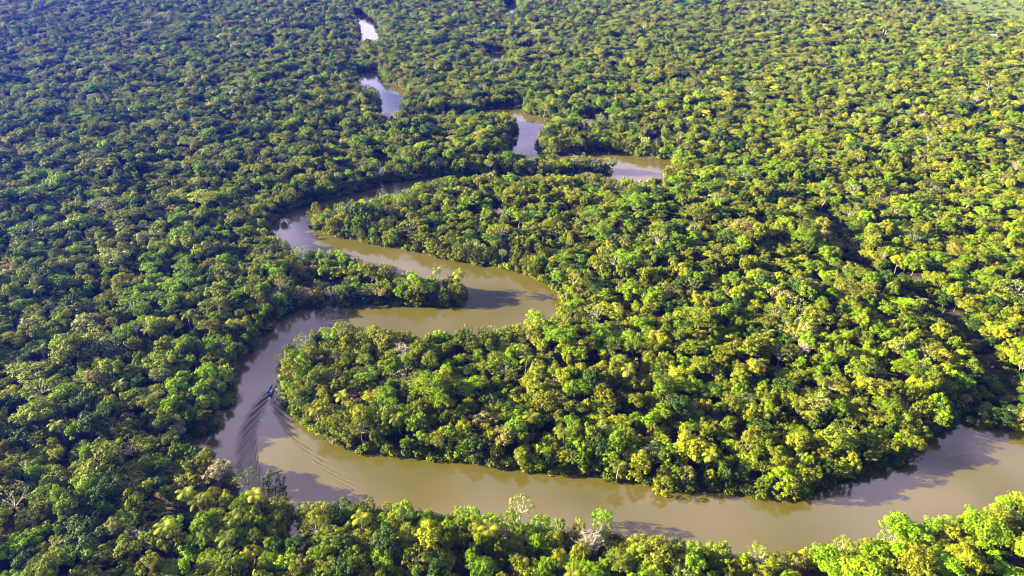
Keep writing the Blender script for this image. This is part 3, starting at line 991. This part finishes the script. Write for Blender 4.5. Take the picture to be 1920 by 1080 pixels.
def scatter_group():
    g = bpy.data.node_groups.new("scatter", 'GeometryNodeTree')
    g.interface.new_socket("Geometry", in_out='INPUT', socket_type='NodeSocketGeometry')
    g.interface.new_socket("Geometry", in_out='OUTPUT', socket_type='NodeSocketGeometry')
    n, l = g.nodes, g.links
    gi, go = n.new('NodeGroupInput'), n.new('NodeGroupOutput')
    ci = n.new('GeometryNodeCollectionInfo'); ci.inputs['Collection'].default_value = lib
    ci.inputs['Separate Children'].default_value = True; ci.inputs['Reset Children'].default_value = True
    ip = n.new('GeometryNodeInstanceOnPoints'); ip.inputs['Pick Instance'].default_value = True

    def na(name, typ):
        a = n.new('GeometryNodeInputNamedAttribute'); a.data_type = typ; a.inputs['Name'].default_value = name
        return [o for o in a.outputs if o.enabled and o.name == 'Attribute'][0]
    l.new(gi.outputs[0], ip.inputs['Points']); l.new(ci.outputs[0], ip.inputs['Instance'])
    l.new(na('shape', 'INT'), ip.inputs['Instance Index'])
    l.new(na('turn', 'FLOAT_VECTOR'), ip.inputs['Rotation'])
    l.new(na('grow', 'FLOAT_VECTOR'), ip.inputs['Scale'])
    l.new(ip.outputs[0], go.inputs[0])
    return g


SG = scatter_group()


def scatter(name, pos, shape, turn, grow, tint, label, cat):
    me = bpy.data.meshes.new(name)
    n = len(pos)
    me.vertices.add(n); me.vertices.foreach_set("co", np.asarray(pos, np.float32).ravel())
    a = me.attributes.new("shape", 'INT', 'POINT'); a.data.foreach_set("value", np.asarray(shape, np.int32))
    for nm, v in (("turn", turn), ("grow", grow), ("tint", tint)):
        a = me.attributes.new(nm, 'FLOAT_VECTOR', 'POINT'); a.data.foreach_set("vector", np.asarray(v, np.float32).ravel())
    o = link(bpy.data.objects.new(name, me))
    m = o.modifiers.new("scatter", 'NODES'); m.node_group = SG
    return tag(o, label, cat, kind="stuff")


F_ = [t for t in trees if id(t) not in chosen]
scatter("forest", [(t['x'], t['y'], t['z']) for t in F_], [t['shape'] for t in F_],
        [(random.gauss(0, .10), random.gauss(0, .10), t['rot']) for t in F_], [(t['s'] * t['ax'], t['s'] / t['ax'], t['sz']) for t in F_], [t['col'] for t in F_],
        "dense mixed green rainforest canopy stretching to the far distance", "forest")

# undergrowth: bushes below the trees, thick along the banks, in the creek gap and on the clearings
bx, by = candidates(60000, rng)
bsd = signed_dist(bx, by)
bcl = clearing(bx, by); bck = seg_dist(bx, by, CREEK)
field = np.isin(bcl, [i + 1 for i, c in enumerate(clear_w) if c[3] == 'field'])
bare_ = (bcl > 0) & ~field
p = np.where(bsd < 12, 1.0, 0.30)
p = np.where(bck < 12, 1.0, p); p = np.where(field, .8, p); p = np.where(bare_, 0.06, p)
keep = (bsd > 0.4) & (rng.random(len(bx)) < p)
bx, by, bsd, field = bx[keep], by[keep], bsd[keep], field[keep]
# bank fringe: walk the river's edge
fx, fy = [], []
for P in polys:
    Q = np.roll(P, -1, axis=0)
    for (a0, a1), (b0, b1) in zip(P, Q):
        L = math.hypot(b0 - a0, b1 - a1)
        if L > 900: continue
        for k in range(int(L / 1.0) + 1):
            tt = rng.random(); fx.append(a0 + (b0 - a0) * tt + rng.normal(0, 1.3)); fy.append(a1 + (b1 - a1) * tt + rng.normal(0, 1.3))
fx, fy = np.array(fx), np.array(fy); fsd = signed_dist(fx, fy)
k = (fsd > -0.6) & (fsd < 5)
bx = np.concatenate([bx, fx[k]]); by = np.concatenate([by, fy[k]]); bsd = np.concatenate([bsd, fsd[k]]); field = np.concatenate([field, np.zeros(k.sum(), bool)])
bz = terrain_z(bx, by, bsd) - 0.1
bs = rng.uniform(0.6, 1.5, len(bx)) * np.where(bsd < 6, 1.0, 1.35) * np.where(field, .8, 1)
bn = rng.choice(['green', 'dark', 'olive', 'lime', 'yellowish', 'ochre'], len(bx), p=[.34, .28, .18, .08, .08, .04])
bn = np.where(field, rng.choice(['lime', 'vivid', 'olive'], len(bx), p=[.4, .35, .25]), bn)
bc = np.array([TINT[b] for b in bn]) * rng.uniform(.8, 1.2, (len(bx), 1))
px, py, w = project(bx, by, bz + 1)
cand = [i for i in range(len(bx)) if bsd[i] < 3.0 and 0 < px[i] < 1920 and 690 < py[i] < 1080 and w[i] > 0 and bs[i] > 0.9]
# shrubs on the far shores of the near water can be told apart: build them as things
cand.sort(key=lambda i: -bs[i] / w[i])
solo = []
for i in cand:
    if all(math.hypot(bx[i] - bx[j], by[i] - by[j]) > 3.5 for j in solo):
        solo.append(i)
    if len(solo) == 90: break
solo_set = set(solo)
mask = np.array([i not in solo_set for i in range(len(bx))])
bi = np.array(BY_KIND['bush'])[rng.integers(0, 3, len(bx))]
brot = rng.uniform(0, 2 * PI, len(bx))
N = mask.sum()
scatter("undergrowth", np.stack([bx, by, bz], 1)[mask], bi[mask], np.stack([np.zeros(N), np.zeros(N), brot[mask]], 1),
        np.stack([bs, bs, bs * rng.uniform(.8, 1.3, len(bs))], 1)[mask], bc[mask], "low green bushes and scrub under the trees and along the banks", "undergrowth")
SW = {'green': 'mid green', 'dark': 'dark green', 'olive': 'olive', 'lime': 'lime green', 'yellowish': 'yellowish', 'ochre': 'ochre brown', 'vivid': 'vivid green'}


def shore_of(i):
    x_, y_ = px[i], py[i]
    if x_ < 560 and y_ > 800: return "by the inlet"
    if x_ < 500: return "on shore beside boat"
    if y_ < 800 and x_ < 620: return "at sunlit peninsula tip"
    if x_ > 1480 and y_ < 945: return "on shaded right shore"
    if y_ > 925 + max(0, (x_ - 1000) * .1) and x_ < 1330: return "on bottom bank"
    if x_ >= 1330 and y_ > 945: return "on near right bank"
    return ("on peninsula's western shore" if x_ < 860 else ("on peninsula's middle shore" if x_ < 1150 else "on peninsula's eastern shore"))


sg = {}
for i in solo: sg.setdefault((bn[i], shore_of(i)), []).append(i)
for (c_, pl), L in sg.items():
    L.sort(key=lambda i: px[i])
    for j, i in enumerate(L):
        t = dict(shape=int(bi[i]), x=float(bx[i]), y=float(by[i]), z=float(bz[i]), rot=float(brot[i]), s=float(bs[i]), sz=float(bs[i]), kind='bush', col=[float(v) for v in bc[i]])
        build_tree(t, f"{SW[str(c_)]} waterline shrub {pl}" + ("" if len(L) == 1 else f", {ORD[j]} of {len(L)} from left"),
                   "shrubs along the waterline", name="shrub", cat="shrub")

# ------------------------------------------------------------------ small built things
import bmesh


class MB:
    def __init__(s): s.bm = bmesh.new()

    def box(s, c, size, rot=None):
        m = Matrix.Translation(c) @ (rot.to_matrix().to_4x4() if rot else Matrix.Identity(4)) @ Matrix.Diagonal((*size, 1))
        bmesh.ops.create_cube(s.bm, size=1, matrix=m); return s

    def tube(s, pts, radii, n=8):
        pts = [Vector(p) for p in pts]; rings = []
        for i, p in enumerate(pts):
            d = (pts[min(i + 1, len(pts) - 1)] - pts[max(i - 1, 0)]).normalized()
            a = d.orthogonal().normalized(); b = d.cross(a)
            rings.append([s.bm.verts.new(p + (a * math.cos(2 * PI * k / n) + b * math.sin(2 * PI * k / n)) * radii[i]) for k in range(n)])
        for r0, r1 in zip(rings, rings[1:]):
            for k in range(n): s.bm.faces.new((r0[k], r0[(k + 1) % n], r1[(k + 1) % n], r1[k]))
        s.bm.faces.new(rings[0][::-1]); s.bm.faces.new(rings[-1]); return s

    def face(s, pts):
        s.bm.faces.new([s.bm.verts.new(p) for p in pts]); return s

    def build(s, name, mat, parent=None, bevel=0.0, smooth=False):
        bmesh.ops.recalc_face_normals(s.bm, faces=s.bm.faces)
        me = bpy.data.meshes.new(name); s.bm.to_mesh(me); s.bm.free()
        me.materials.append(mat)
        if smooth:
            for p_ in me.polygons: p_.use_smooth = True
        o = link(bpy.data.objects.new(name, me), parent)
        if bevel:
            b_ = o.modifiers.new("bevel", 'BEVEL'); b_.width = bevel; b_.segments = 2
        return o


M_HULL = plain("boat_paint", (0.015, 0.035, 0.22), 0.45, 0, 0.2, 2)
M_WOOD = plain("grey_wood", (0.25, 0.20, 0.17), 0.8, 0, 0.2, 2)
M_MOTOR = plain("motor_black", (0.02, 0.02, 0.025), 0.35)
M_TARP = plain("blue_tarp", (0.06, 0.16, 0.50), 0.5)
M_METAL = plain("pale_metal", (0.62, 0.60, 0.62), 0.35, 0.3, 0.1, 1)
M_THATCH = plain("thatch", (0.30, 0.23, 0.19), 0.95, 0, 0.3, 2)
M_SKIN = plain("skin", (0.30, 0.16, 0.09), 0.6)
M_SHIRT = plain("shirt", (0.30, 0.50, 0.80), 0.85)
M_TROUSER = plain("trousers", (0.03, 0.035, 0.06), 0.85)
M_HAIR = plain("hair", (0.012, 0.009, 0.008), 0.6)
M_PLANK = plain("plank_wall", (0.16, 0.12, 0.10), 0.85, 0, 0.2, 1)


def hull_mesh(mb):
    """Long narrow river canoe: raised pointed bow, flat transom; with thickness, open on top. x forward."""
    L = BOAT_L; n = 16
    outer, inner = [], []
    for i in range(n + 1):
        t = i / n; x = -L / 2 + L * t
        w = 1.18 * (0.74 + 0.26 * math.sin(min(1, t * 2.2) * PI / 2)) * (1 - max(0, (t - 0.52) / 0.48) ** 2.1) + 0.012
        sheer = 0.50 + 0.42 * max(0, (t - 0.55) / 0.45) ** 2 + 0.05 * (1 - t)
        keel = -0.12 + 0.50 * max(0, (t - 0.8) / 0.2) ** 2
        def ring(w_, k_, s_):
            return [(x, -w_, s_), (x, -w_ * .92, (s_ + k_) * .5), (x, -w_ * .6, k_ + .05), (x, 0, k_), (x, w_ * .6, k_ + .05), (x, w_ * .92, (s_ + k_) * .5), (x, w_, s_)]
        outer.append(ring(w, keel, sheer)); inner.append(ring(max(0.004, w - .045), keel + .05, sheer))
    bm = mb.bm
    O = [[bm.verts.new(p) for p in r] for r in outer]; I = [[bm.verts.new(p) for p in r] for r in inner]
    for A in (O, I):
        for r0, r1 in zip(A, A[1:]):
            for k in range(6): bm.faces.new((r0[k], r0[k + 1], r1[k + 1], r1[k]))
    for r in (0, -1):
        for k in range(6): bm.faces.new((O[r][k], O[r][k + 1], I[r][k + 1], I[r][k]))
    for k in (0, 6):
        for i in range(n): bm.faces.new((O[i][k], O[i + 1][k], I[i + 1][k], I[i][k]))
    bm.faces.new(O[0]); 


boat = empty("motor_canoe", (boat_c[0], boat_c[1], 0.02), head)
tag(boat, "long dark blue motor canoe heading upriver, trailing a wide wake", "boat")
mb = MB(); hull_mesh(mb); mb.build("hull", M_HULL, boat)
for i, (x, w) in enumerate([(-2.3, 1.0), (-0.6, 1.03), (0.9, .96), (2.1, .70)]):
    MB().box((x, 0, .36), (.26, w * 2 - .12, .035)).build("seat", M_WOOD, boat, .008)
MB().box((0.2, 0, .02), (5.2, .9, .03)).build("floor_boards", M_METAL, boat, .006)
mt = MB().box((-4.28, 0, .80), (.34, .26, .36)).build("outboard_motor", M_MOTOR, boat, .06)
MB().tube([(-4.25, 0, .62), (-4.25, 0, -.35)], [.06, .045]).build("shaft", M_MOTOR, mt)
MB().tube([(-4.1, 0, .78), (-3.55, .08, .84)], [.022, .028]).build("tiller", M_MOTOR, mt)
MB().box((-4.12, 0, .52), (.1, .22, .2)).build("clamp", M_MOTOR, mt, .01)


M_FOAM = plain("foam", (0.75, 0.72, 0.66), 0.7)
fm = MB(); frg = np.random.default_rng(5)
for k in range(36):
    d_ = 4.6 + frg.exponential(3.2); w_ = .12 + d_ * .02
    c_ = Matrix.Rotation(head, 3, 'Z') @ Vector((-d_, frg.normal() * w_, 0))
    px0, py0 = boat_c[0] + c_.x, boat_c[1] + c_.y
    zz = float(wake_height(np.array([px0]), np.array([py0]))[0]) + .03
    n_ = 6; rr_ = frg.uniform(.05, .14)
    top = [fm.bm.verts.new((px0 + math.cos(a) * rr_ * frg.uniform(.7, 1.3), py0 + math.sin(a) * rr_ * 1.6, zz + .03)) for a in [q * PI / 3 for q in range(6)]]
    bot = [fm.bm.verts.new((v_.co.x, v_.co.y, zz - .05)) for v_ in top]
    fm.bm.faces.new(top)
    for q in range(6): fm.bm.faces.new((bot[q], bot[(q + 1) % 6], top[(q + 1) % 6], top[q]))
tag(fm.build("wake_foam", M_FOAM), "thin streak of pale foam churned up behind the canoe", "foam", kind="stuff")


def skin_figure(name, joints, bones, mat, parent):
    me = bpy.data.meshes.new(name)
    me.from_pydata([j[0] for j in joints], bones, [])
    o = link(bpy.data.objects.new(name, me), parent)
    me.materials.append(mat)
    b_ = bmesh.new(); b_.from_mesh(me); b_.verts.layers.skin.verify(); b_.to_mesh(me); b_.free()
    for i, j in enumerate(joints):
        r = j[1]; me.skin_vertices[0].data[i].radius = r if isinstance(r, tuple) else (r, r)
    me.skin_vertices[0].data[0].use_root = True
    m = o.modifiers.new("skin", 'SKIN'); m.use_smooth_shade = True
    s2 = o.modifiers.new("sub", 'SUBSURF'); s2.levels = 1; s2.render_levels = 2
    return o


def seated_person(label, loc, rz, shirt, grip=None):
    p_ = empty("person", loc, rz)
    tag(p_, label, "person")
    # x forward, origin on the seat; joints: pelvis first
    J = [((0, 0, .10), (.15, .13)), ((0, 0, .32), (.13, .11)), ((.03, 0, .52), (.16, .11)), ((.05, 0, .62), .055), ((.07, 0, .72), (.075, .085)), ((.08, 0, .82), (.085, .09)),
         ((.03, .19, .54), .06), ((.10, .27, .33), .045), ((.32, .22, .24), .034), ((.40, .20, .23), .036),
         ((.03, -.19, .54), .06), ((-.10, -.30, .36), .045), ((-.28, -.26, .34), .034), ((-.36, -.25, .36), .036),
         ((.08, .11, .08), .09), ((.44, .15, .11), .065), ((.46, .15, -.24), .045), ((.58, .16, -.30), .04),
         ((.08, -.11, .08), .09), ((.44, -.15, .11), .065), ((.46, -.15, -.24), .045), ((.58, -.16, -.30), .04)]
    B = [(0, 1), (1, 2), (2, 3), (3, 4), (4, 5), (2, 6), (6, 7), (7, 8), (8, 9), (2, 10), (10, 11), (11, 12), (12, 13), (0, 14), (14, 15), (15, 16), (16, 17), (0, 18), (18, 19), (19, 20), (20, 21)]
    body = skin_figure("body", J, B, M_SKIN, p_)
    S = [(J[0][0], (.17, .15)), (J[1][0], (.155, .135)), (J[2][0], (.185, .135)), (J[6][0], .078), (J[7][0], .062), (J[10][0], .078), (J[11][0], .062)]
    skin_figure("shirt", S, [(0, 1), (1, 2), (2, 3), (3, 4), (2, 5), (5, 6)], shirt, p_)
    T = [((0, 0, .08), (.175, .155)), (J[14][0], .11), (J[15][0], .085), (J[16][0], .066), (J[18][0], .11), (J[19][0], .085), (J[20][0], .066)]
    skin_figure("trousers", T, [(0, 1), (1, 2), (2, 3), (0, 4), (4, 5), (5, 6)], M_TROUSER, p_)
    h = MB(); bmesh.ops.create_uvsphere(h.bm, u_segments=14, v_segments=8, radius=.112, matrix=Matrix.Translation((.055, 0, .825)) @ Matrix.Diagonal((1, .92, 1, 1)))
    for v in list(h.bm.verts):
        if v.co.z < .76 + (v.co.x - .055) * .9: h.bm.verts.remove(v)
    h.build("hair", M_HAIR, p_, smooth=True)
    # fingers closed on what they hold
    for hand, sx in ((9, 1), (13, -1)):
        c = Vector(J[hand][0])
        mb_ = MB()
        for f in range(5):
            o_ = Vector((0.02 * sx, (f - 2) * .018, 0))
            ln = [.045, .075, .08, .075, .055][f]
            mb_.tube([c + o_, c + o_ + Vector((sx * ln * .6, 0, -.012)), c + o_ + Vector((sx * ln * .75, 0, -.045))], [.0095, .009, .007], 5)
        mb_.build("fingers", M_SKIN, p_, smooth=True)
    return p_


rot = Matrix.Rotation(head, 3, 'Z')


def on_boat(x, y, z):
    v = rot @ Vector((x, y, z)); return (boat_c[0] + v.x, boat_c[1] + v.y, .02 + v.z)


seated_person("person in a light blue shirt steering from the stern of the canoe", on_boat(-2.95 + .65, 0.1, .38), head, M_SHIRT)
seated_person("person in dark clothes seated in the middle of the canoe", on_boat(0.85, -0.05, .38), head, M_TROUSER)
ck = empty("cargo_box", on_boat(-1.35, .1, .05), head)
tag(ck, "light blue cargo box standing on the canoe's floor behind the passenger", "box")
MB().box((0, 0, .2), (.75, .55, .40)).build("body", M_TARP, ck, .03)
MB().box((0, 0, .435), (.79, .59, .06)).build("lid", M_METAL, ck, .02)


def hut(name, label, px, py, w, d, hw, hr, rz, roofmat, hip=0.0, posts=True, zc=4):
    x, y = ground_at(px, py, zc)
    z = float(terrain_z(np.array([x]), np.array([y]))[0])
    e = empty(name, (x, y, z), rz); tag(e, label, "hut")
    MB().box((0, 0, hw / 2), (w * .84, d * .78, hw)).build("wall", M_PLANK, e)
    ov, th = 1.0, 0.22
    A, B_, rx = w / 2, d / 2, w / 2 * (1 - hip)
    for sg_ in (-1, 1):
        m = MB()
        up = [(-rx, 0, hw + hr), (rx, 0, hw + hr), (A, sg_ * B_, hw - .3), (-A, sg_ * B_, hw - .3)]
        dn = [(a, b, c - th) for a, b, c in up]
        m.face(up); m.face(dn)
        for k in range(4): m.face([up[k], up[(k + 1) % 4], dn[(k + 1) % 4], dn[k]])
        m.build("roof", roofmat, e)
    if hip:
        for sg_ in (-1, 1):
            m = MB(); m.face([(sg_ * rx, 0, hw + hr), (sg_ * A, B_, hw - .3), (sg_ * A, -B_, hw - .3)]); m.build("roof_end", roofmat, e)
    MB().box((0, 0, hw + hr + .06), (rx * 2 + .3, .35, .16)).build("ridge_cap", M_METAL if roofmat is M_METAL else M_WOOD, e)
    MB().box((w * .1, -d * .39 - .03, 1.05), (.95, .06, 2.1)).build("door", M_WOOD, e)
    for s_ in (-1, 1):
        MB().tube([(s_ * A * .92, -B_ * .9, -.4), (s_ * A * .92, -B_ * .9, hw - .35)], [.1, .1]).build("post", M_WOOD, e)
    return e


hut("riverside_hut", "brown roofed hut with pale edges standing above the upper pool", 1228, 268, 9.5, 8, 3.0, 3.4, R(35), M_THATCH)
hut("thatched_hut", "steep pointed thatched hut among the trees left of the upper pool's hut", 1127, 224, 7.5, 7.5, 3.5, 5.5, R(10), M_THATCH, hip=.85)
hut("metal_roofed_hut", "low pale metal roofed hut beside the pointed thatched one", 1102, 228, 10, 6, 3, 1.2, R(5), M_METAL)
hut("small_hut", "small hut with a light roof in the trees behind the riverside hut", 1225, 247, 7, 6, 4, 1.8, R(-20), M_METAL, zc=6)
hut("far_shed", "long pale roofed shed in the distant right forest", 1776, 74, 17, 9, 4, 1.4, R(8), M_METAL)
hut("far_house", "white roofed house in the distant forest at the far right", 1853, 69, 19, 10, 4.5, 1.8, R(-5), M_METAL)
for j, (px1, py1) in enumerate([(1649, 78), (1654, 79)]):
    x, y = ground_at(px1, py1 + 4, 0)
    e = empty("dead_trunk", (x, y, float(terrain_z(np.array([x]), np.array([y]))[0])))
    tag(e, ["left", "right"][j] + " one of two tall pale bare trunks in the far right forest", "tree", "pale dead trunks")
    MB().tube([(0, 0, -1), (.2, 0, 8), (.5, .1, 17)], [.75, .6, .4]).build("trunk", M_PALE, e, smooth=True)
    MB().tube([(.3, 0, 11), (1.4, .2, 13.5)], [.25, .1]).build("branch_stub", M_PALE, e, smooth=True)

# ------------------------------------------------------------------ haze: real air over the whole place
m = bpy.data.materials.new("haze_air"); m.use_nodes = True
nt = m.node_tree; nt.nodes.clear()
out = nt.nodes.new("ShaderNodeOutputMaterial"); pv = nt.nodes.new("ShaderNodeVolumePrincipled")
pv.inputs['Color'].default_value = (0.02, 0.075, 1.0, 1)
pv.inputs['Density'].default_value = 0.00006
pv.inputs['Anisotropy'].default_value = 0.6
nt.links.new(pv.outputs[0], out.inputs['Volume'])
mb = MB().box((0, 0, (CAM_H + 6 - 4) / 2), (19000, 19000, CAM_H + 6 + 4))
haze = mb.build("haze", m)
tag(haze, "bluish haze in the evening air over the forest", "haze", kind="stuff")
